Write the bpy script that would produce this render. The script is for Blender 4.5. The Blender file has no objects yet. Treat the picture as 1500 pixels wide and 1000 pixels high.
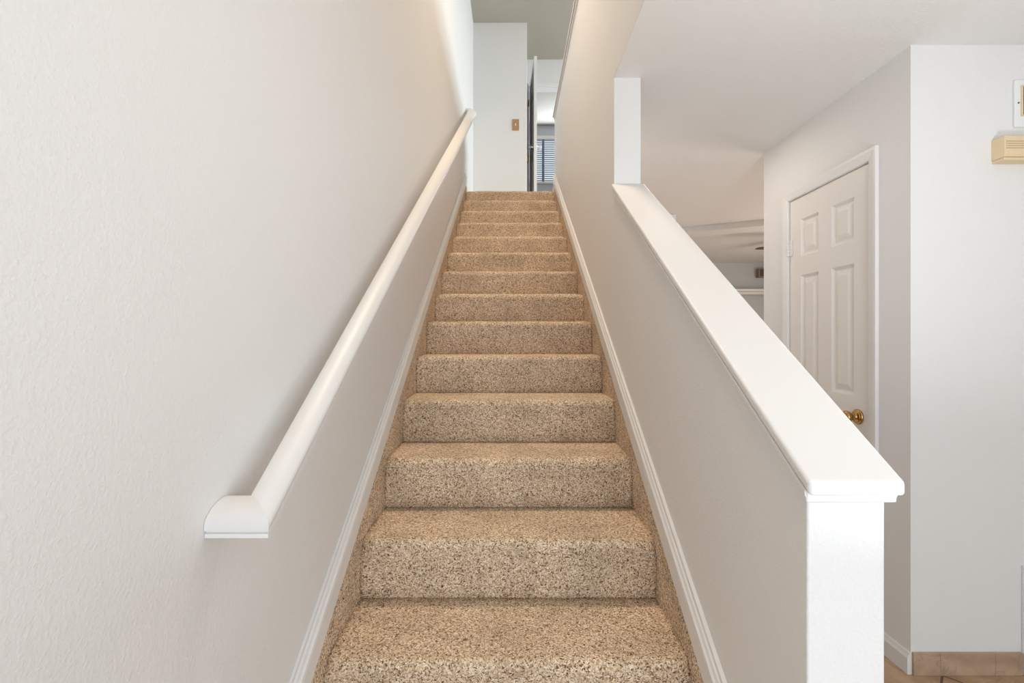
import bpy, bmesh, math, random
from mathutils import Vector, Matrix
random.seed(7)
C = bpy.context.scene.collection
PI = math.pi

# ------------------------------------------------------------------ measures
F = 697.0                      # focal length in pixels of a 1500 px wide frame
EYE = 1.285                    # camera height
H, D = 0.174, 0.277            # riser, tread
Y0, N0 = 2.518, 8              # the 8th nose stands at Y0
XL, XR, T = -0.460, 0.449, 0.118   # stair walls: left face, right face, thickness of right one
SL, SR = -0.447, 0.433         # carpet steps between
UP = 16 * H                    # upper floor level 2.784
CEIL, CEIL2 = 2.43, 5.2
def nose_y(n): return Y0 + (n - N0) * D
def nose_line(y): return H * N0 + (y - Y0) * H / D

# ------------------------------------------------------------------ materials
def mat(name, col, rough=0.6, metal=0.0, bump=None, spec=0.5, var=None):
    m = bpy.data.materials.new(name); m.use_nodes = True
    nt = m.node_tree; b = nt.nodes['Principled BSDF']
    b.inputs['Base Color'].default_value = (*col, 1)
    b.inputs['Roughness'].default_value = rough
    b.inputs['Metallic'].default_value = metal
    b.inputs['Specular IOR Level'].default_value = spec
    tc = nt.nodes.new('ShaderNodeTexCoord')
    if bump:
        sc, st, det = bump
        n = nt.nodes.new('ShaderNodeTexNoise'); n.inputs['Scale'].default_value = sc
        n.inputs['Detail'].default_value = det
        nt.links.new(tc.outputs['Object'], n.inputs['Vector'])
        r = nt.nodes.new('ShaderNodeValToRGB')
        r.color_ramp.elements[0].position = 0.40; r.color_ramp.elements[1].position = 0.68
        nt.links.new(n.outputs['Fac'], r.inputs['Fac'])
        bp = nt.nodes.new('ShaderNodeBump'); bp.inputs['Strength'].default_value = st
        bp.inputs['Distance'].default_value = 0.002
        nt.links.new(r.outputs['Color'], bp.inputs['Height'])
        nt.links.new(bp.outputs['Normal'], b.inputs['Normal'])
    if var:
        n2 = nt.nodes.new('ShaderNodeTexNoise'); n2.inputs['Scale'].default_value = var[0]
        nt.links.new(tc.outputs['Object'], n2.inputs['Vector'])
        mx = nt.nodes.new('ShaderNodeMix'); mx.data_type = 'RGBA'
        mx.inputs['A'].default_value = (*col, 1); mx.inputs['B'].default_value = (*var[1], 1)
        nt.links.new(n2.outputs['Fac'], mx.inputs['Factor'])
        nt.links.new(mx.outputs['Result'], b.inputs['Base Color'])
    return m

WALL = mat('wall_paint', (0.80, 0.79, 0.775), 0.6, bump=(190, 0.20, 2), spec=0.3)
CEILM = mat('ceiling_paint', (0.80, 0.79, 0.78), 0.8, bump=(130, 0.22, 3), spec=0.2)
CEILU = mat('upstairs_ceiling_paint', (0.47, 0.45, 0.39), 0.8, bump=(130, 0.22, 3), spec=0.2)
TRIM = mat('trim_paint', (0.79, 0.78, 0.765), 0.42)
DOORM = mat('door_paint', (0.80, 0.765, 0.73), 0.38)
BRASS = mat('aged_brass', (0.47, 0.29, 0.11), 0.24, 1.0)
BRONZE = mat('bronze', (0.16, 0.10, 0.05), 0.4, 1.0)
STEEL = mat('satin_nickel', (0.55, 0.56, 0.58), 0.25, 1.0)
BEIGE = mat('beige_plastic', (0.74, 0.58, 0.36), 0.42, var=(9, (0.78, 0.63, 0.41)))
DARKGAP = mat('dark_gap', (0.05, 0.04, 0.03), 0.8)
WHITEP = mat('white_plastic', (0.83, 0.84, 0.85), 0.35)
SLATM = mat('blind_slat_backlit', (0.66, 0.71, 0.76), 0.5)  # white slats; their backlit blue-grey shade is put into the colour
TAPE = mat('blind_tape', (0.16, 0.20, 0.27), 0.8)
FANB = mat('dark_fan_wood', (0.08, 0.05, 0.035), 0.45)
BOXB = mat('brown_plastic', (0.30, 0.21, 0.15), 0.5)
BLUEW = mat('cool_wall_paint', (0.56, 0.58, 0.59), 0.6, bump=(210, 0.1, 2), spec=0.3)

def wood_plate():
    m = mat('oak_plate', (0.42, 0.22, 0.09), 0.45)
    nt = m.node_tree; b = nt.nodes['Principled BSDF']
    tc = nt.nodes.new('ShaderNodeTexCoord'); mp = nt.nodes.new('ShaderNodeMapping')
    mp.inputs['Scale'].default_value = (90, 90, 12)
    nt.links.new(tc.outputs['Object'], mp.inputs['Vector'])
    n = nt.nodes.new('ShaderNodeTexNoise'); n.inputs['Scale'].default_value = 2.0
    nt.links.new(mp.outputs['Vector'], n.inputs['Vector'])
    r = nt.nodes.new('ShaderNodeValToRGB')
    r.color_ramp.elements[0].color = (0.36, 0.18, 0.07, 1); r.color_ramp.elements[1].color = (0.55, 0.32, 0.15, 1)
    nt.links.new(n.outputs['Fac'], r.inputs['Fac']); nt.links.new(r.outputs['Color'], b.inputs['Base Color'])
    return m
OAK = wood_plate()

def carpet_mat():
    m = bpy.data.materials.new('speckled_carpet'); m.use_nodes = True
    nt = m.node_tree; b = nt.nodes['Principled BSDF']
    b.inputs['Roughness'].default_value = 0.95; b.inputs['Specular IOR Level'].default_value = 0.1
    b.inputs['Sheen Weight'].default_value = 0.0
    tc = nt.nodes.new('ShaderNodeTexCoord')
    nz = nt.nodes.new('ShaderNodeTexNoise'); nz.inputs['Scale'].default_value = 90; nz.inputs['Detail'].default_value = 2
    nt.links.new(tc.outputs['Object'], nz.inputs['Vector'])
    wv = nt.nodes.new('ShaderNodeMix'); wv.data_type = 'RGBA'; wv.blend_type = 'LINEAR_LIGHT'
    wv.inputs['Factor'].default_value = 0.006
    nt.links.new(tc.outputs['Object'], wv.inputs['A']); nt.links.new(nz.outputs['Color'], wv.inputs['B'])
    vo = nt.nodes.new('ShaderNodeTexVoronoi'); vo.inputs['Scale'].default_value = 335
    nt.links.new(wv.outputs['Result'], vo.inputs['Vector'])
    sp = nt.nodes.new('ShaderNodeSeparateColor'); nt.links.new(vo.outputs['Color'], sp.inputs['Color'])
    r = nt.nodes.new('ShaderNodeValToRGB'); r.color_ramp.interpolation = 'LINEAR'
    e = r.color_ramp.elements
    stops = [(0.00, (0.11, 0.060, 0.032)), (0.10, (0.22, 0.133, 0.072)), (0.22, (0.48, 0.332, 0.20)),
             (0.50, (0.66, 0.492, 0.335)), (0.76, (0.80, 0.635, 0.47)), (1.0, (0.95, 0.85, 0.73))]
    e[0].position = stops[0][0]; e[0].color = (*stops[0][1], 1)
    e[1].position = stops[-1][0]; e[1].color = (*stops[-1][1], 1)
    for p, c in stops[1:-1]:
        q = e.new(p); q.color = (*c, 1)
    nt.links.new(sp.outputs['Red'], r.inputs['Fac'])
    # broad wear: slightly different pile direction
    n3 = nt.nodes.new('ShaderNodeTexNoise'); n3.inputs['Scale'].default_value = 7; n3.inputs['Detail'].default_value = 3
    nt.links.new(tc.outputs['Object'], n3.inputs['Vector'])
    mr = nt.nodes.new('ShaderNodeMapRange'); mr.inputs['From Min'].default_value = 0.3; mr.inputs['From Max'].default_value = 0.7
    mr.inputs['To Min'].default_value = 0.88; mr.inputs['To Max'].default_value = 1.12
    nt.links.new(n3.outputs['Fac'], mr.inputs['Value'])
    mu = nt.nodes.new('ShaderNodeMix'); mu.data_type = 'RGBA'; mu.blend_type = 'MULTIPLY'; mu.inputs['Factor'].default_value = 1
    nt.links.new(r.outputs['Color'], mu.inputs['A']); nt.links.new(mr.outputs['Result'], mu.inputs['B'])
    nt.links.new(mu.outputs['Result'], b.inputs['Base Color'])
    bp = nt.nodes.new('ShaderNodeBump'); bp.inputs['Strength'].default_value = 0.5; bp.inputs['Distance'].default_value = 0.004
    bp.invert = True
    nt.links.new(vo.outputs['Distance'], bp.inputs['Height']); nt.links.new(bp.outputs['Normal'], b.inputs['Normal'])
    return m
CARPET = carpet_mat()

def tile_mat(name, ang, size, base_only=False):
    m = bpy.data.materials.new(name); m.use_nodes = True
    nt = m.node_tree; b = nt.nodes['Principled BSDF']; b.inputs['Roughness'].default_value = 0.35
    tc = nt.nodes.new('ShaderNodeTexCoord')
    n = nt.nodes.new('ShaderNodeTexNoise'); n.inputs['Scale'].default_value = 5; n.inputs['Detail'].default_value = 8
    n.inputs['Distortion'].default_value = 1.2
    nt.links.new(tc.outputs['Object'], n.inputs['Vector'])
    r = nt.nodes.new('ShaderNodeValToRGB'); e = r.color_ramp.elements
    e[0].position = 0.25; e[1].position = 0.75
    e[0].color = (0.28, 0.17, 0.095, 1); e[1].color = (0.57, 0.39, 0.25, 1)
    if base_only:
        e[0].color = (0.33, 0.22, 0.145, 1); e[1].color = (0.60, 0.44, 0.32, 1)
    q = e.new(0.5); q.color = (0.45, 0.29, 0.17, 1) if not base_only else (0.46, 0.325, 0.225, 1)
    nt.links.new(n.outputs['Fac'], r.inputs['Fac'])
    out = r.outputs['Color']
    # thin dark veins
    v = nt.nodes.new('ShaderNodeTexNoise'); v.inputs['Scale'].default_value = 9 if base_only else 4
    v.inputs['Detail'].default_value = 6; v.inputs['Distortion'].default_value = 0.5
    nt.links.new(tc.outputs['Object'], v.inputs['Vector'])
    ra = nt.nodes.new('ShaderNodeValToRGB'); ee = ra.color_ramp.elements
    ee[0].position = 0.485; ee[0].color = (1, 1, 1, 1); ee[1].position = 0.515; ee[1].color = (1, 1, 1, 1)
    z = ee.new(0.5); z.color = (0.35, 0.28, 0.22, 1)
    nt.links.new(v.outputs['Fac'], ra.inputs['Fac'])
    mu = nt.nodes.new('ShaderNodeMix'); mu.data_type = 'RGBA'; mu.blend_type = 'MULTIPLY'; mu.inputs['Factor'].default_value = 0.3
    nt.links.new(out, mu.inputs['A']); nt.links.new(ra.outputs['Color'], mu.inputs['B'])
    out = mu.outputs['Result']
    if not base_only:
        mp = nt.nodes.new('ShaderNodeMapping'); mp.inputs['Rotation'].default_value = (0, 0, ang)
        mp.inputs['Location'].default_value = (0.12, 0.05, 0)
        nt.links.new(tc.outputs['Object'], mp.inputs['Vector'])
        br = nt.nodes.new('ShaderNodeTexBrick'); br.offset = 0
        br.inputs['Scale'].default_value = 1.0
        br.inputs['Brick Width'].default_value = size; br.inputs['Row Height'].default_value = size
        br.inputs['Mortar Size'].default_value = 0.004
        br.inputs['Mortar Smooth'].default_value = 0.1
        nt.links.new(mp.outputs['Vector'], br.inputs['Vector'])
        mx = nt.nodes.new('ShaderNodeMix'); mx.data_type = 'RGBA'
        mx.inputs['B'].default_value = (0.09, 0.065, 0.05, 1)
        nt.links.new(br.outputs['Fac'], mx.inputs['Factor']); nt.links.new(out, mx.inputs['A'])
        out = mx.outputs['Result']
    nt.links.new(out, b.inputs['Base Color'])
    return m
TILE = tile_mat('brown_floor_tile', PI/4, 0.42)
TILEB = tile_mat('brown_base_tile', 0, 0.3, True)

def glass_mat():
    m = bpy.data.materials.new('window_glass'); m.use_nodes = True
    nt = m.node_tree; nt.nodes.remove(nt.nodes['Principled BSDF'])
    o = nt.nodes['Material Output']
    t = nt.nodes.new('ShaderNodeBsdfTransparent'); g = nt.nodes.new('ShaderNodeBsdfGlossy'); g.inputs['Roughness'].default_value = 0.02
    fr = nt.nodes.new('ShaderNodeFresnel'); mx = nt.nodes.new('ShaderNodeMixShader')
    nt.links.new(fr.outputs[0], mx.inputs[0]); nt.links.new(t.outputs[0], mx.inputs[1]); nt.links.new(g.outputs[0], mx.inputs[2])
    nt.links.new(mx.outputs[0], o.inputs['Surface'])
    return m
GLASS = glass_mat()

# ------------------------------------------------------------------ helpers
def obj(name, bm, m, parent=None, bevel=0.0, smooth=False, seg=2):
    bmesh.ops.recalc_face_normals(bm, faces=bm.faces)
    me = bpy.data.meshes.new(name); bm.to_mesh(me); bm.free()
    o = bpy.data.objects.new(name, me); C.objects.link(o)
    if m: me.materials.append(m)
    if parent:
        o.parent = parent
        o.matrix_parent_inverse = parent.matrix_basis.inverted()
    if bevel:
        md = o.modifiers.new('Bevel', 'BEVEL'); md.width = bevel; md.segments = seg
        md.limit_method = 'ANGLE'; md.angle_limit = math.radians(35)
        md.harden_normals = True
    if smooth:
        for p in me.polygons: p.use_smooth = True
        if smooth != 'all':
            me.set_sharp_from_angle(angle=math.radians(40))
    return o
def box(bm, x0, x1, y0, y1, z0, z1):
    v = [bm.verts.new((x, y, z)) for z in (z0, z1) for y in (y0, y1) for x in (x0, x1)]
    for f in ((0,1,3,2),(4,6,7,5),(0,4,5,1),(2,3,7,6),(0,2,6,4),(1,5,7,3)):
        bm.faces.new([v[i] for i in f])
def BX(*b):
    bm = bmesh.new()
    for q in b: box(bm, *q)
    return bm
def prism(bm, pts, ax, a0, a1):
    """pts: 2-D polygon; ax: axis of extrusion ('x' -> pts are (y,z); 'y' -> (x,z); 'z' -> (x,y))"""
    def P(p, a):
        return {'x': (a, p[0], p[1]), 'y': (p[0], a, p[1]), 'z': (p[0], p[1], a)}[ax]
    A = [bm.verts.new(P(p, a0)) for p in pts]; B = [bm.verts.new(P(p, a1)) for p in pts]
    bm.faces.new(A); bm.faces.new(B[::-1])
    n = len(pts)
    for i in range(n):
        bm.faces.new((A[i], A[(i+1) % n], B[(i+1) % n], B[i]))
def sweep(bm, rings, closed_ends=True):
    """rings: list of lists of 3-D points, same length, joined into a tube"""
    R = [[bm.verts.new(p) for p in r] for r in rings]
    n = len(R[0])
    for a, b in zip(R, R[1:]):
        for i in range(n):
            bm.faces.new((a[i], a[(i+1) % n], b[(i+1) % n], b[i]))
    if closed_ends:
        bm.faces.new(R[0]); bm.faces.new(R[-1][::-1])
def lathe(bm, prof, origin, axis, n=28):
    """prof: list of (radius, distance along axis)"""
    axis = Vector(axis).normalized(); o = Vector(origin)
    u = axis.orthogonal().normalized(); w = axis.cross(u)
    rings = [[o + axis*d + (u*math.cos(2*PI*k/n) + w*math.sin(2*PI*k/n))*max(r, 1e-4) for k in range(n)] for r, d in prof]
    sweep(bm, rings)
def tag(o, label, cat, group=None, kind=None):
    o['label'] = label; o['category'] = cat
    if group: o['group'] = group
    if kind: o['kind'] = kind
    return o
def thing(name, label, cat, loc=(0, 0, 0), group=None, kind=None):
    o = bpy.data.objects.new(name, None); C.objects.link(o); o.location = loc
    o.empty_display_size = 0.1
    return tag(o, label, cat, group, kind)
def struct(name, bm, m, label, cat, **k):
    return tag(obj(name, bm, m, **k), label, cat, kind='structure')

# ------------------------------------------------------------------ shell
Y_END, Y_JAMB = 0.72, 2.07            # half wall: near end, full-height part
CAPS = 0.651                          # slope of the cap
def cap_z(y): return 1.080 + (y - 0.70) * CAPS
UW_Y, UW_X = 5.84, 0.201              # wall at head of the stairs
FAR_Y = 6.61                          # doorway wall upstairs
BED_Y = 8.64
GUARD_END, GUARD_Z = 4.86, 3.595
CX, CY0, CY1 = 1.546, 1.839, 2.905    # closet block
LIV_Y = 6.94
XE, YB = 4.6, -1.5                    # right and near ends of the ground floor

struct('floor', BX((XL-0.12, XE+0.12, YB-0.12, LIV_Y+0.12, -0.10, 0)), TILE,
       'brown stone-look floor tiles laid on the diagonal', 'floor')
struct('wall_left', BX((XL-0.12, XL, YB-0.12, UW_Y, 0, CEIL2)), WALL,
       'tall cream textured wall along the left of the stairs', 'wall')
bm = bmesh.new()
prism(bm, [(Y_END, 0), (Y_END, cap_z(Y_END)-0.036), (Y_JAMB, cap_z(Y_JAMB)-0.036), (Y_JAMB, CEIL+0.002), (-0.8, CEIL+0.002), (-0.8, GUARD_Z-0.036),
           (GUARD_END, GUARD_Z-0.036), (GUARD_END, UP), (GUARD_END, 0)], 'x', XR, XR+T)
struct('wall_right', bm, WALL, 'cream textured wall on the right of the stairs, stepping down to a sloping half wall', 'wall', bevel=0.004)
# lower ceiling = under the upper floor, right of the stairwell
struct('ceiling', BX((XR+0.0006, XE, YB, LIV_Y, CEIL, 2.60), (XL, XR+0.0006, YB, -0.8, CEIL, 2.60)), CEILM,
       'white textured ceiling over the ground floor room', 'ceiling')
struct('floor_upper', BX((XR+T, 3.6, YB, BED_Y, 2.60, UP-0.004), (XL-0.12, XR+T, nose_y(16)+0.30, BED_Y, 2.60, UP-0.004)), CARPET,
       'carpeted upper floor at the head of the stairs', 'floor')
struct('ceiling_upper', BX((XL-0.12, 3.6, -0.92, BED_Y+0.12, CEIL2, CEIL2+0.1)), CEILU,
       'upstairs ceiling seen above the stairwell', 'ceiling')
struct('wall_near_upper', BX((XL, 3.6, -0.92, -0.8, 2.60, CEIL2)), WALL, 'upstairs wall over the entry', 'wall')
# wall at the head of the stairs with its corner
struct('wall_landing', BX((XL-0.12, UW_X, UW_Y, FAR_Y, UP, CEIL2)), WALL,
       'pale narrow wall facing the head of the stairs', 'wall', bevel=0.004)
# doorway wall upstairs
DX0, DX1, DZ = 0.258, 1.03, UP+2.035
struct('wall_far_upper', BX((XL-0.12, DX0, FAR_Y, FAR_Y+0.115, UP, CEIL2), (DX1, 3.6, FAR_Y, FAR_Y+0.115, UP, CEIL2),
       (DX0, DX1, FAR_Y, FAR_Y+0.115, DZ, CEIL2)), WALL, 'upstairs wall holding the bedroom doorway', 'wall')
# upstairs hall: right wall with a window opening for daylight
HX = 3.6
struct('wall_right_upper', BX((HX, HX+0.12, -0.92, 3.6, UP, CEIL2), (HX, HX+0.12, 5.6, BED_Y+0.12, UP, CEIL2),
       (HX, HX+0.12, 3.6, 5.6, UP, UP+0.6), (HX, HX+0.12, 3.6, 5.6, UP+2.1, CEIL2)), WALL, 'upstairs wall with the hall window', 'wall')
# bedroom
struct('wall_left_bedroom', BX((-0.7, -0.58, FAR_Y+0.115, BED_Y, UP, CEIL2)), BLUEW, 'left wall of the bedroom upstairs', 'wall')
WX0, WX1, WZ0, WZ1 = 0.30, 1.75, 4.165, 5.02
struct('wall_far_bedroom', BX((-0.7, WX0, BED_Y, BED_Y+0.12, UP, CEIL2), (WX1, HX, BED_Y, BED_Y+0.12, UP, CEIL2),
       (WX0, WX1, BED_Y, BED_Y+0.12, UP, WZ0), (WX0, WX1, BED_Y, BED_Y+0.12, WZ1, CEIL2)), BLUEW,
       'bedroom wall around the blinded window', 'wall')
# ground floor: closet block, far living room wall, near wall
CDY0, CDY1, CDZ = 2.041, 2.642, 2.062          # closet door opening
struct('wall_closet', BX((CX, CX+0.115, CY0, CDY0, 0, CEIL), (CX, CX+0.115, CDY1, CY1, 0, CEIL), (CX, CX+0.115, CDY0, CDY1, CDZ, CEIL),
       (CX+0.115, 3.0, CY0, CY0+0.115, 0, CEIL), (CX+0.115, 3.0, CY1-0.115, CY1, 0, CEIL), (2.9, 3.0, CY0+0.115, CY1-0.115, 0, CEIL)), WALL,
       'cream textured walls around the closet, behind the half wall', 'wall')
struct('wall_far', BX((XL-0.12, XE, LIV_Y, LIV_Y+0.12, 0, CEIL)), BLUEW, 'far wall of the living room', 'wall')
struct('wall_right_outer', BX((XE, XE+0.12, YB-0.12, 3.1, 0, CEIL), (XE, XE+0.12, 4.9, LIV_Y+0.12, 0, CEIL),
       (XE, XE+0.12, 3.1, 4.9, 0, 0.5), (XE, XE+0.12, 3.1, 4.9, 2.1, CEIL)), WALL, 'outer wall of the living room with its window', 'wall')
NW0, NW1 = -0.01, 1.45
struct('wall_near', BX((XL, NW0, YB-0.12, YB, 0, CEIL), (NW1, XE, YB-0.12, YB, 0, CEIL), (NW0, NW1, YB-0.12, YB, 0, 0.08),
       (NW0, NW1, YB-0.12, YB, 2.10, CEIL)), WALL, 'entry wall with its large window', 'wall')
# shallow dropped beam across the living room ceiling
bm = bmesh.new()
prism(bm, [(1.0, 5.13), (3.4, 3.99), (3.4, 4.24), (1.0, 5.38)], 'z', CEIL-0.055, CEIL)
struct('trim_1', bm, CEILM, 'shallow dropped band across the living room ceiling', 'ceiling beam')

# ------------------------------------------------------------------ staircase
ST = thing('staircase', 'straight flight of stairs covered in speckled tan carpet', 'stairs', (0, nose_y(1), 0))
def step_mesh(n):
    bm = bmesh.new(); ya = nose_y(n); z = n*H; zb = z - H
    yb = nose_y(n+1) if n < 16 else ya + 0.31
    rn = 0.026                                     # nose radius
    prof = [(0.007, 0.0, 0), (0.003, 0.02, 0), (0.0015, 0.06, 0), (0.0, 0.10, 0), (-0.003, H-rn-0.02, .3)]
    for k in range(8):
        a = k/7*PI/2
        prof.append((-0.006 + rn*(1-math.cos(a)), H - rn + rn*math.sin(a), 1 - 0.5*abs(k-3.5)/3.5))
    for t in (0.12, 0.25, 0.4, 0.6, 0.8, 0.93):
        prof.append((rn + (yb-ya-rn)*t, H - 0.0015*math.sin(t*PI), 0.25*max(0, 1-3*t)))
    prof.append((yb-ya+0.012, H+0.001, 0))
    NX = 72; rows = []
    ph = random.uniform(0, 6)
    for i in range(NX+1):
        x = SL + (SR-SL)*i/NX
        e = min(x-SL, SR-x); c = max(0.0, 1 - e/0.05)**2
        wob = 0.0016*math.sin(x*21+ph) + 0.001*math.sin(x*57+2*ph)
        row = []
        for (dy, dz, w) in prof:
            row.append(bm.verts.new((x, ya + dy + w*c*0.020, zb + dz + w*(wob - c*0.016) + random.uniform(-.0005, .0005))))
        rows.append(row)
    m = len(prof)
    for a, b in zip(rows, rows[1:]):
        for k in range(m-1):
            bm.faces.new((a[k], b[k], b[k+1], a[k+1]))
    # close the solid: back, underside, ends
    bot = [[bm.verts.new((r[-1].co.x, r[-1].co.y, zb-0.01)), bm.verts.new((r[0].co.x, r[0].co.y+0.0, zb-0.01))] for r in rows]
    for i in range(NX):
        a, b, p, q = rows[i], rows[i+1], bot[i], bot[i+1]
        bm.faces.new((a[-1], b[-1], q[0], p[0])); bm.faces.new((p[0], q[0], q[1], p[1])); bm.faces.new((p[1], q[1], b[0], a[0]))
    bm.faces.new([*rows[0], *bot[0]]); bm.faces.new([*rows[-1], *bot[-1]][::-1])
    return bm
for n in range(1, 17):
    obj('step', step_mesh(n), CARPET, ST, smooth='all')
ya, yb = nose_y(1), nose_y(16)
for x0, x1 in ((XL+0.001, SL+0.001), (SR-0.001, XR-0.001)):
    bm = bmesh.new()
    o = 0.062
    s = H/D
    prism(bm, [(ya-0.03, 0.0), (ya-0.03, nose_line(ya-0.03)+o), (yb, nose_line(yb)+o), (yb+0.04, nose_line(yb)+o), (yb+0.04, nose_line(yb)-0.3),
               (ya+0.45, 0.0)], 'x', x0, x1)
    obj('side_carpet', bm, CARPET, ST)

# skirting boards: moulded, running up the slope above the carpet
def skirt(side):
    xw = XL if side < 0 else XR
    q = 1 if side < 0 else -1
    lo, hi = 0.052, 0.150; ex = 0.0 if side < 0 else 0.0035
    prof = [(0.0, lo), (0.0165, lo), (0.0165, lo+0.056), (0.0145, lo+0.060), (0.0175, lo+0.064), (0.0175, lo+0.070), (0.013, lo+0.076),
            (0.0105, lo+0.084), (0.007, lo+0.088), (0.006, hi), (0.0, hi)]
    prof = [(u+ex if u > 0 else 0.0, v) for u, v in prof]
    y0, y1 = (nose_y(1)-0.02, 4.80)
    rings = []
    for y in (y0, y1):
        rings.append([(xw+q*(u+0.0005), y, nose_line(y)+v) for u, v in prof])
    # short level run onto the landing
    rings.append([(xw+q*(u+0.0005), (UW_Y if side < 0 else GUARD_END), UP + (v-lo)*0.85) for u, v in prof])
    bm = bmesh.new(); sweep(bm, rings[:2])
    rings2 = [[(xw+q*(u+0.0005), y, UP + 0.001 + (v-lo)*0.8) for u, v in prof] for y in (4.80, UW_Y-0.001 if side < 0 else GUARD_END)]
    sweep(bm, rings2)
    return bm
struct('baseboard_left', skirt(-1), TRIM, 'white moulded skirting running up the left of the stairs', 'baseboard')
struct('baseboard_right', skirt(1), TRIM, 'white moulded skirting running up the right of the stairs', 'baseboard')

# ------------------------------------------------------------------ half-wall cap and guard-wall cap
CAP = thing('half_wall_cap', 'white sloping wooden cap on top of the half wall beside the stairs', 'wall cap', (XR+T/2, 0.70, cap_z(0.70)-0.036))
bm = bmesh.new()
x0, x1 = XR-0.011, XR+T+0.014
rings = [[(x0, y, cap_z(y)-0.022), (x1, y, cap_z(y)-0.022), (x1, y, cap_z(y)), (x0, y, cap_z(y))] for y in (0.698, Y_JAMB-0.001)]
sweep(bm, rings); obj('cap_board', bm, TRIM, CAP, bevel=0.006, seg=4)
bm = bmesh.new()
def mould(xw, q, y0, y1, zf):
    prof = [(0.0, -0.022), (0.009, -0.022), (0.009, -0.027), (0.006, -0.030), (0.006, -0.036), (0.0, -0.036)]
    prof = [(0.0, -0.0222), (0.010, -0.0222), (0.010, -0.030), (0.007, -0.036), (0.0, -0.038)]
    sweep(bm, [[(xw+q*u, y, zf(y)+v) for u, v in prof] for y in (y0, y1)])
mould(XR-0.0005, -1, 0.7095, Y_JAMB-0.001, cap_z)
mould(XR+T+0.0005, 1, 0.7095, Y_JAMB-0.001, cap_z)
obj('cap_moulding', bm, TRIM, CAP)
bm = bmesh.new()
box(bm, XR-0.0085, XR+T+0.0085, 0.7080, 0.7195, cap_z(0.72)-0.0362-0.012, cap_z(0.708)-0.0224)
obj('cap_end_moulding', bm, TRIM, CAP, bevel=0.003, seg=3)

GC = thing('guard_wall_cap', 'thin level cap along the top of the upstairs guard wall', 'wall cap', (XR+T/2, GUARD_END, GUARD_Z-0.036))
obj('cap_board', BX((XR-0.020, XR+T+0.020, -0.799, GUARD_END+0.014, GUARD_Z-0.020, GUARD_Z)), TRIM, GC, bevel=0.004)
bm = bmesh.new()
mould(XR-0.0005, -1, -0.799, GUARD_END, lambda y: GUARD_Z-0.006)
obj('cap_moulding', bm, TRIM, GC)

# ------------------------------------------------------------------ handrail
HR = thing('handrail', 'cream wooden handrail fixed along the left stair wall', 'handrail', (-0.394, 0.74, 0.98))
# profile (u = across 0..w, v = up), rounded top over a thin fillet
W = 0.063
def rail_prof():
    p = [(0.005, 0.0), (W-0.002, 0.0), (W-0.002, 0.0065), (W-0.005, 0.0075), (W-0.005, 0.0100), (W-0.001, 0.0105), (W, 0.014)]
    for k in range(1, 15):
        a = k/14*PI/2
        p.append((0.013 + (W-0.013)*math.cos(a)**1.12, 0.016 + 0.031*math.sin(a)**1.05))
    p += [(0.007, 0.0465), (0.003, 0.0445), (0.0005, 0.040), (0, 0.034), (0, 0.014), (0.001, 0.0105), (0.005, 0.010)]
    return p
RP = rail_prof()
xi = -0.425; xo = xi + W            # inner and outer edges of the rail
ylo, yhi = 0.712, 4.99              # outer corner faces of the two returns
zr = lambda y: 0.990 + (y - ylo)*H/D
bm = bmesh.new()
def rail_ring_slope(end):
    # ring lies in the mitre plane (45 deg in plan) : outer edge reaches the corner
    pts = []
    for u, v in RP:
        d = (W - u)                 # distance in from outer edge
        y = ylo + d if end == 0 else yhi - d
        zc = 0.990 if end == 0 else zr(yhi) - 0.02
        pts.append((xi+u, y, zc + v + (0 if end == 0 else 0)))
    return pts
a = rail_ring_slope(0); b = rail_ring_slope(1)
# straight sloping part begins a little beyond each mitre
zlow = 0.990
s = (b[0][2]-a[0][2])/(yhi-ylo-W)
sweep(bm, [a, b])
obj('rail', bm, TRIM, HR, smooth=True)
bm = bmesh.new(); sweep(bm, [[(XL+0.0008, p[1], p[2]) for p in a], a]); obj('wall_return', bm, TRIM, HR, smooth=True)
bm = bmesh.new(); sweep(bm, [[(XL+0.0008, p[1], p[2]) for p in b], b]); obj('wall_return', bm, TRIM, HR, smooth=True)
for y in (1.02, 2.35, 3.65):
    z = 0.984 + s*(y-ylo-W/2)
    br = bmesh.new()
    lathe(br, [(0.0, 0), (0.020, 0), (0.020, 0.003), (0.014, 0.007), (0.0, 0.008)], (XL+0.0008, y, z-0.055), (1, 0, 0), 20)
    path = [(XL+0.007, z-0.055), (XL+0.035, z-0.056), (XL+0.055, z-0.045), (XL+0.064, z-0.02), (XL+0.065, z-0.0)]
    rings = []
    for i, (px, pz) in enumerate(path):
        q0 = path[max(0, i-1)]; q1 = path[min(len(path)-1, i+1)]
        t = Vector((q1[0]-q0[0], 0, q1[1]-q0[1])).normalized(); nrm = Vector((-t.z, 0, t.x))
        rings.append([Vector((px, y, pz)) + (nrm*math.cos(k*PI/5) + Vector((0, 1, 0))*math.sin(k*PI/5))*0.006 for k in range(10)])
    sweep(br, rings)
    o = obj('bracket', br, BRASS, HR, smooth=True); o['label'] = 'brass bracket'

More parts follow.
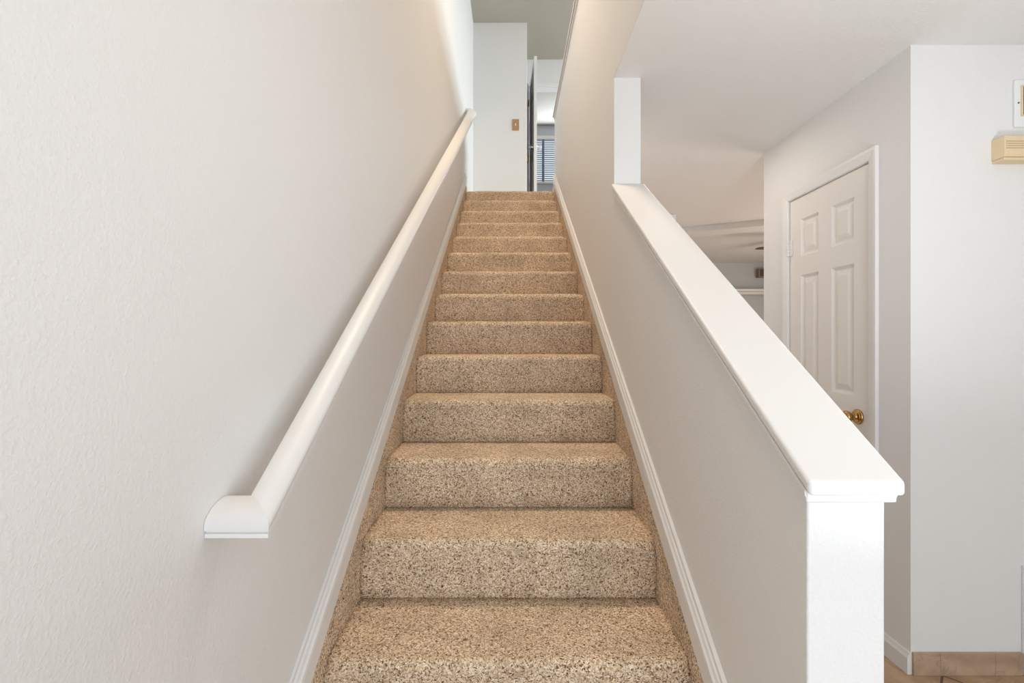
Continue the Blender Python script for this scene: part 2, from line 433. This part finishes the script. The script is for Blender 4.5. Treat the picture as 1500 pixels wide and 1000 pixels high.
# ------------------------------------------------------------------ six-panel door slab in a local frame (width along +u, depth along +w)
def panel_slab(bm, w, h, t, rects, raise_=0.0):
    """slab 0..w, 0..h, face at depth 0 (towards -d), with recessed, raised-and-fielded panels; returns verts as (u,d,z)"""
    us = sorted({0, w, *[r[0] for r in rects], *[r[1] for r in rects]})
    zs = sorted({0, h, *[r[2] for r in rects], *[r[3] for r in rects]})
    def q(p): return [bm.verts.new(c) for c in p]
    for side in (0, 1):
        dd = 0 if side == 0 else t; g = 1 if side == 0 else -1
        for i in range(len(us)-1):
            for j in range(len(zs)-1):
                a, b, c, e = us[i], us[i+1], zs[j], zs[j+1]
                if any(abs(a-r[0]) < 1e-6 and abs(b-r[1]) < 1e-6 and c >= r[2]-1e-6 and e <= r[3]+1e-6 for r in rects): continue
                bm.faces.new(q([(a, dd, c), (b, dd, c), (b, dd, e), (a, dd, e)]))
        for (a, b, c, e) in rects:
            loops = [(0, 0), (0.013, 0.011), (0.019, 0.011), (0.044, 0.002), (0.0441, 0.002)]
            rr = []
            for ins, dep in loops:
                rr.append(q([(a+ins, dd+g*dep, c+ins), (b-ins, dd+g*dep, c+ins), (b-ins, dd+g*dep, e-ins), (a+ins, dd+g*dep, e-ins)]))
            for r1, r2 in zip(rr, rr[1:]):
                for k in range(4):
                    bm.faces.new((r1[k], r1[(k+1) % 4], r2[(k+1) % 4], r2[k]))
            bm.faces.new(rr[-1])
    for (a, b) in (((0, 0), (w, 0)), ((0, h), (w, h)), ((0, 0), (0, h)), ((w, 0), (w, h))):
        bm.faces.new(q([(a[0], 0, a[1]), (b[0], 0, b[1]), (b[0], t, b[1]), (a[0], t, a[1])]))
    bmesh.ops.remove_doubles(bm, verts=bm.verts, dist=1e-5)

# closet door : near (knob) edge y=2.049, far (hinge) edge y=2.634
D1 = thing('door_1', 'cream six-panel closet door behind the half wall', 'door', (CX, 2.34, 0), kind='structure')
bm = bmesh.new(); w = 0.585
rects = []
for u0, u1 in ((0.097, 0.248), (0.345, 0.492)):
    rects += [(u0, u1, 1.728, 1.926), (u0, u1, 1.030, 1.626), (u0, u1, 0.24, 0.83)]
panel_slab(bm, w, 2.043, 0.035, rects)
bm.transform(Matrix(((0, 1, 0, CX+0.003), (1, 0, 0, 2.049), (0, 0, 1, 0.012), (0, 0, 0, 1))))
obj('door_leaf', bm, DOORM, D1)
# jamb lining
JT = 0.007
obj('jamb', BX((CX+0.0005, CX+0.114, CDY0, CDY0+JT-0.0015, 0, CDZ), (CX+0.0005, CX+0.114, CDY1-JT+0.0015, CDY1, 0, CDZ), (CX+0.0005, CX+0.114, CDY0+JT, CDY1-JT, CDZ-0.0045, CDZ),
     (CX+0.040, CX+0.06, CDY0+JT, CDY1-JT, CDZ-0.03, CDZ-0.0045)), TRIM, D1)
# casing with a profiled face
bm = bmesh.new()
CW = 0.048
def casing_leg(bm, y_in, y_out, zt):
    g = 1 if y_out > y_in else -1
    prof = [(0, 0.0), (0, 0.008), (0.006, 0.011), (CW-0.012, 0.016), (CW, 0.016), (CW, 0.0)]
    bot = [(CX-0.0004-d, y_in+g*u, 0.0) for u, d in prof]
    top = [(CX-0.0004-d, y_in+g*u, zt+u) for u, d in prof]
    sweep(bm, [bot, top])
    return top
t1 = casing_leg(bm, CDY0+0.004, CDY0+0.004-CW, CDZ-0.002)
t2 = casing_leg(bm, CDY1-0.004, CDY1-0.004+CW, CDZ-0.002)
sweep(bm, [t1, t2])
obj('casing', bm, TRIM, D1)
# knob, rosette, hinges
KY, KZ = 2.049+0.071, 0.95
bm = bmesh.new()
lathe(bm, [(0.0, 0), (0.034, 0), (0.034, 0.004), (0.031, 0.008), (0.026, 0.009), (0.024, 0.012), (0.015, 0.014), (0.012, 0.018), (0.0115, 0.030),
           (0.017, 0.034), (0.024, 0.041), (0.027, 0.050), (0.0265, 0.058), (0.022, 0.064), (0.014, 0.066), (0.0, 0.0665)], (CX+0.0025, KY, KZ), (-1, 0, 0), 36)
o = obj('knob', bm, BRASS, D1, smooth=True); o['label'] = 'aged brass round knob'
o = obj('latch_plate', BX((CX+0.006, CX+0.03, 2.0483, 2.0495, KZ-0.028, KZ+0.028)), BRASS, D1); o['label'] = 'brass latch plate'
for z in (0.25, 1.03, 1.80):
    bm = bmesh.new()
    for k in range(5):
        lathe(bm, [(0.0, 0), (0.008, 0), (0.008, 0.0166), (0.0, 0.0166)], (CX-0.0075, 2.6375, z-0.044+k*0.0175), (0, 0, 1), 14)
    lathe(bm, [(0.0, 0), (0.004, 0.001), (0.005, 0.004), (0.0, 0.007)], (CX-0.0075, 2.6375, z+0.0434), (0, 0, 1), 12)
    box(bm, CX-0.002, CX+0.002, 2.610, 2.6375, z-0.044, z+0.044)
    obj('hinge', bm, TRIM, D1, smooth=True)

# white baseboard of closet wall, tile base on the wall facing the entry
bm = bmesh.new()
bprof = [(0.0, 0.0), (0.014, 0.0), (0.014, 0.062), (0.010, 0.070), (0.006, 0.083), (0.0, 0.083)]
sweep(bm, [[(CX-0.0003-u, y, v) for u, v in bprof] for y in (CY0-0.002, CDY0+0.004-CW-0.0005)])
sweep(bm, [[(CX-0.0003-u, y, v) for u, v in bprof] for y in (CDY1-0.004+CW+0.0005, CY1)])
struct('baseboard_closet', bm, TRIM, 'white baseboard at the foot of the closet wall', 'baseboard')
bm = bmesh.new()
for xa, xb in ((CX+0.004, CX+0.106), (CX+0.1065, CX+0.318), (CX+0.3185, CX+0.424)):
    box(bm, xa, xb, CY0-0.0105, CY0-0.0004, 0.0, 0.087)
struct('baseboard_tile', bm, TILEB, 'brown stone tile base along the wall facing the entry', 'baseboard', bevel=0.0015)

# ------------------------------------------------------------------ things on the wall facing the entry
FY = CY0
CH = thing('door_chime', 'beige plastic door chime box with grooved front high on the right wall', 'door chime', (1.955, FY, 1.969))
obj('chime_cover', BX((1.857, 2.060, FY-0.051, FY+0.001, 1.980, 2.060)), BEIGE, CH, bevel=0.0025)
bm = bmesh.new()
for k in range(4): box(bm, 1.862, 2.055, FY-0.0522, FY-0.050, 2.0115+k*0.0085, 2.0130+k*0.0085)
o = obj('groove', bm, mat('beige_groove_shade', (0.42, 0.30, 0.16), 0.6), CH); o['label'] = 'groove lines with shade painted in'  # thin raised strips; the shade inside the grooves is painted as darker beige
obj('chime_base', BX((1.860, 2.057, FY-0.046, FY+0.001, 1.9695, 1.9795)), BEIGE, CH, bevel=0.0015)

PN = thing('wall_panel', 'white plate with a dark inset and a screw above the beige chime', 'wall plate', (2.03, FY, 2.108))
obj('plate', BX((1.9395, 2.110, FY-0.010, FY-0.0005, 2.110, 2.292)), WHITEP, PN, bevel=0.003)
o = obj('inset_frame', BX((1.9600, 2.085, FY-0.016, FY-0.0095, 2.150, 2.268)), BEIGE, PN, bevel=0.0015); o['label'] = 'beige frame'
o = obj('inset', BX((1.9650, 2.080, FY-0.0175, FY-0.0155, 2.155, 2.262)), DARKGAP, PN); o['label'] = 'dark inset'
bm = bmesh.new(); lathe(bm, [(0, 0), (0.0035, 0), (0.003, 0.0015), (0, 0.002)], (1.9525, FY-0.0098, 2.202), (0, -1, 0), 14)
o = obj('screw', bm, BRONZE, PN, smooth=True); o['label'] = 'dark screw head'

VT = thing('wall_vent', 'white panel standing at floor level on the wall facing the entry', 'wall panel', (2.15, FY, 0))
obj('frame', BX((1.973, 2.000, FY-0.014, FY-0.0005, 0.002, 0.420), (2.32, 2.347, FY-0.014, FY-0.0005, 0.002, 0.420),
    (2.000, 2.32, FY-0.014, FY-0.0005, 0.393, 0.420), (2.000, 2.32, FY-0.014, FY-0.0005, 0.002, 0.03)), WHITEP, VT, bevel=0.002)
bm = bmesh.new()
for k in range(18):
    z = 0.04 + k*0.0195
    prism(bm, [(FY-0.0125, z), (FY-0.0110, z), (FY-0.002, z+0.014), (FY-0.0035, z+0.014)], 'x', 2.001, 2.319)
obj('louvre', bm, WHITEP, VT)

# ------------------------------------------------------------------ living room beyond
BXO = thing('ceiling_box', 'small white box on the ceiling, showing over the sloping cap', 'ceiling box', (1.40, 4.30, CEIL))
obj('housing', BX((1.30, 1.485, 4.27, 4.42, CEIL-0.105, CEIL-0.004)), WHITEP, BXO, bevel=0.006)
obj('mount', BX((1.31, 1.475, 4.28, 4.41, CEIL-0.0045, CEIL-0.0003)), WHITEP, BXO)

FAN = thing('ceiling_fan', 'dark ceiling fan, one blade tip showing past the closet wall', 'ceiling fan', (3.22, 5.0, CEIL))
bm = bmesh.new(); lathe(bm, [(0, 0.0003), (0.065, 0.0003), (0.06, 0.03), (0.02, 0.045), (0.012, 0.05), (0.012, 0.09), (0, 0.09)], (3.22, 5.0, CEIL), (0, 0, -1), 28)
obj('canopy', bm, BRONZE, FAN, smooth=True)
bm = bmesh.new(); lathe(bm, [(0, 0.085), (0.05, 0.09), (0.095, 0.11), (0.10, 0.17), (0.085, 0.20), (0.04, 0.215), (0, 0.22)], (3.22, 5.0, CEIL), (0, 0, -1), 32)
obj('motor', bm, BRONZE, FAN, smooth=True)
for k in range(5):
    a = PI + 2*PI*k/5 + 0.02
    bm = bmesh.new()
    prism(bm, [(0.16, -0.045), (0.60, -0.066), (0.632, -0.05), (0.645, 0), (0.632, 0.05), (0.60, 0.066), (0.16, 0.045)], 'z', -0.004, 0.004)
    box(bm, 0.08, 0.19, -0.018, 0.018, -0.010, -0.0045)
    bm.transform(Matrix.Translation((3.22, 5.0, CEIL-0.168)) @ Matrix.Rotation(a, 4, 'Z') @ Matrix.Rotation(math.radians(-1.0), 4, 'X'))
    obj('blade', bm, FANB, FAN, bevel=0.002)

LG = thing('wall_ledge', 'pale ledge high along the far living room wall', 'ledge', (3.0, LIV_Y, 1.95))
obj('shelf', BX((2.6, 4.4, LIV_Y-0.17, LIV_Y-0.0005, 2.000, 2.035)), TRIM, LG, bevel=0.004)
obj('apron', BX((2.65, 4.35, LIV_Y-0.12, LIV_Y-0.0005, 1.960, 1.9995)), TRIM, LG, bevel=0.003)
SB = thing('wall_speaker', 'small brown box on the far living room wall above the pale ledge', 'box', (3.66, LIV_Y, 2.2))
obj('case', BX((3.58, 3.74, LIV_Y-0.08, LIV_Y-0.0005, 2.212, 2.338)), BOXB, SB, bevel=0.004)
obj('face', BX((3.595, 3.725, LIV_Y-0.084, LIV_Y-0.0795, 2.225, 2.325)), FANB, SB)

# ------------------------------------------------------------------ upstairs door, frame, switch
D2 = thing('door_2', 'white bedroom door upstairs standing open, seen almost edge on', 'door', (0.29, FAR_Y, UP), kind='structure')
bm = bmesh.new(); w2 = 0.71
rects = []
for u0, u1 in ((0.11, 0.31), (0.40, 0.60)):
    rects += [(u0, u1, 1.73, 1.93), (u0, u1, 1.03, 1.63), (u0, u1, 0.24, 0.83)]
panel_slab(bm, w2, 2.02, 0.035, rects)
# local u runs from the hinge to the free edge, d across the thickness
hx, hy = 0.262, FAR_Y-0.016
ang = math.atan2(-1, 0.040)
ux, uy = math.cos(ang), math.sin(ang)
bm.transform(Matrix(((ux, -uy, 0, hx), (uy, ux, 0, hy), (0, 0, 1, UP+0.010), (0, 0, 0, 1))))
obj('door_leaf', bm, TRIM, D2)
fx, fy = hx+ux*(w2-0.07), hy+uy*(w2-0.07)
bm = bmesh.new()
KP = [(0.0, 0), (0.032, 0), (0.032, 0.005), (0.014, 0.010), (0.012, 0.030), (0.024, 0.040), (0.027, 0.052), (0.020, 0.064), (0.0, 0.066)]
lathe(bm, KP, (fx+0.0005, fy, UP+0.93), (uy, -ux, 0), 24)
o = obj('knob', bm, STEEL, D2, smooth=True); o['label'] = 'grey metal knob'
bm = bmesh.new()
lathe(bm, KP, (fx-uy*0.0345, fy+ux*0.0345, UP+0.93), (-uy, ux, 0), 24)
o = obj('knob', bm, mat('clear_knob', (0.8, 0.82, 0.85), 0.1), D2, smooth=True); o['label'] = 'pale clear knob'
for z in (UP+0.25, UP+1.03, UP+1.80):
    bm = bmesh.new(); lathe(bm, [(0, 0), (0.008, 0), (0.008, 0.09), (0, 0.09)], (hx-0.012, hy-0.002, z-0.045), (0, 0, 1), 14)
    box(bm, hx-0.030, hx-0.010, hy-0.006, hy-0.002, z-0.045, z+0.045)
    o = obj('hinge', bm, BRASS, D2, smooth=True); o['label'] = 'brass hinge'
bm = bmesh.new()
box(bm, DX0-0.0, DX0+0.0010, FAR_Y, FAR_Y+0.115, UP, DZ-0.013); box(bm, DX1-0.012, DX1, FAR_Y, FAR_Y+0.115, UP, DZ-0.013)
box(bm, DX0, DX1, FAR_Y, FAR_Y+0.115, DZ-0.012, DZ)
obj('jamb', bm, TRIM, D2)
bm = bmesh.new()
def cas_prof(): return [(0, 0.0), (0, 0.008), (0.006, 0.011), (0.045, 0.016), (0.057, 0.016), (0.057, 0.0)]
tl = [(DX0-0.004+0.0-u*0.5, FAR_Y-0.0005-d, DZ-0.004+u) for u, d in cas_prof()]
tr = [(DX1-0.004+u, FAR_Y-0.0005-d, DZ-0.004+u) for u, d in cas_prof()]
sweep(bm, [tl, tr]); sweep(bm, [[(p[0], p[1], UP) for p in tr], tr])
obj('casing', bm, TRIM, D2)

SW = thing('light_switch', 'wood-look light switch plate on the pale wall at the head of the stairs', 'light switch', (0.059, UW_Y, 3.94))
sx, sz = (755.3-748)*UW_Y/F, EYE + (500-183)*UW_Y/F
obj('plate', BX((sx-0.042, sx+0.042, UW_Y-0.007, UW_Y-0.0005, sz-0.070, sz+0.070)), OAK, SW, bevel=0.004)
bm = bmesh.new(); prism(bm, [(UW_Y-0.0068, sz-0.012), (UW_Y-0.0068, sz+0.012), (UW_Y-0.018, sz+0.012), (UW_Y-0.014, sz+0.002)], 'x', sx-0.006, sx+0.006)
o = obj('toggle', bm, WHITEP, SW); o['label'] = 'pale switch toggle'

# ------------------------------------------------------------------ bedroom window and blind
W1 = thing('window_1', 'bedroom window upstairs behind a slatted blind', 'window', ((WX0+WX1)/2, BED_Y, WZ0), kind='structure')
fw = 0.04
obj('window_frame', BX((WX0, WX0+fw, BED_Y+0.05, BED_Y+0.10, WZ0, WZ1), (WX1-fw, WX1, BED_Y+0.05, BED_Y+0.10, WZ0, WZ1),
    (WX0+fw, WX1-fw, BED_Y+0.05, BED_Y+0.10, WZ0, WZ0+fw), (WX0+fw, WX1-fw, BED_Y+0.05, BED_Y+0.10, WZ1-fw, WZ1),
    ((WX0+WX1)/2-0.02, (WX0+WX1)/2+0.02, BED_Y+0.05, BED_Y+0.10, WZ0+fw, WZ1-fw)), TRIM, W1)
obj('pane', BX((WX0+fw, WX1-fw, BED_Y+0.072, BED_Y+0.076, WZ0+fw, WZ1-fw)), GLASS, W1)
obj('window_sill', BX((WX0-0.05, WX1+0.05, BED_Y-0.045, BED_Y+0.049, WZ0-0.025, WZ0)), TRIM, W1, bevel=0.004)
BL = thing('window_blind', 'white slatted blind with dark tapes in the bedroom window', 'blind', ((WX0+WX1)/2, BED_Y+0.02, WZ0))
obj('headrail', BX((WX0+0.004, WX1-0.004, BED_Y-0.01, BED_Y+0.045, WZ1-0.065, WZ1-0.002)), TRIM, BL, bevel=0.003)
nsl = 20
for k in range(nsl):
    z = WZ0 + 0.045 + k*(WZ1-WZ0-0.13)/(nsl-1)
    bm = bmesh.new()
    prism(bm, [(BED_Y-0.001, z+0.003), (BED_Y+0.030, z-0.005), (BED_Y+0.030, z-0.0025), (BED_Y-0.001, z+0.0055)], 'x', WX0+0.008, WX1-0.008)
    obj('slat', bm, SLATM, BL)
obj('bottom_rail', BX((WX0+0.008, WX1-0.008, BED_Y+0.002, BED_Y+0.030, WZ0+0.003, WZ0+0.022)), TRIM, BL)
for xt in (0.59, 1.05, 1.50):
    bm = BX((xt-0.021, xt+0.021, BED_Y-0.0075, BED_Y-0.0062, WZ0+0.022, WZ1-0.065))
    o = obj('ladder_tape', bm, TAPE, BL); o['label'] = 'dark vertical tape'

# ------------------------------------------------------------------ light
def area(name, loc, target, sx, sy, power, col, spread=180):
    l = bpy.data.lights.new(name, 'AREA'); l.shape = 'RECTANGLE'; l.size = sx; l.size_y = sy
    l.energy = power; l.color = col; l.spread = math.radians(spread)
    o = bpy.data.objects.new(name, l); C.objects.link(o); o.location = loc
    o.rotation_euler = (Vector(target)-Vector(loc)).to_track_quat('-Z', 'Y').to_euler()
    return o
area('entry_door_light', (0.72, -1.48, 1.1), (0.72, 0, 1.1), 1.45, 1.95, 34, (0.83, 0.925, 1.0))
area('side_fill_light', (4.56, -0.8, 1.3), (0, 0.6, 1.3), 1.3, 1.8, 14, (0.84, 0.925, 1.0))  # added fill for the left wall; the outer wall has no window here
area('ceiling_bounce_flash', (1.15, 0.42, 0.95), (1.15, 0.42, 3), 0.4, 0.4, 19, (0.95, 0.97, 0.985))
area('closet_door_fill', (1.0, 2.7, 2.42), (1.0, 2.7, 0), 0.35, 0.35, 3.3, (1.0, 0.90, 0.80))  # unseen fill added to brighten the closet door, not a fitted lamp
area('hall_window_light', (3.58, 4.6, 4.15), (0, 4.9, 3.2), 1.9, 1.45, 76, (0.80, 0.92, 1.0), 140)
area('bedroom_window_light', (1.0, BED_Y-0.10, 4.6), (1.0, 6.6, 4.75), 1.4, 0.8, 36, (0.82, 0.88, 1.0))
area('living_window_light', (4.58, 4.0, 1.3), (0.5, 3.7, 1.5), 1.7, 1.55, 62, (1.0, 0.88, 0.76))
area('stairwell_lamp', (0.0, 2.4, 5.18), (0.0, 2.4, 0), 0.3, 0.3, 47, (1.0, 0.80, 0.60), 150)

w = bpy.data.worlds.new('sky'); bpy.context.scene.world = w; w.use_nodes = True
w.node_tree.nodes['Background'].inputs[0].default_value = (0.80, 0.90, 1.0, 1)
w.node_tree.nodes['Background'].inputs[1].default_value = 1.0

# ------------------------------------------------------------------ camera
cd = bpy.data.cameras.new('camera'); cam = bpy.data.objects.new('camera', cd); C.objects.link(cam)
cd.sensor_width = 36; cd.lens = F/1500*36; cd.clip_start = 0.02
cam.location = (0, 0, EYE); cam.rotation_euler = (PI/2, 0, 0)
cd.shift_x = (750-748)/1500; cd.shift_y = 0
sc = bpy.context.scene; sc.camera = cam
sc.view_settings.view_transform = 'Standard'; sc.view_settings.look = 'None'
sc.view_settings.gamma = 1; sc.view_settings.use_curve_mapping = False
sc.view_settings.exposure = 0.0
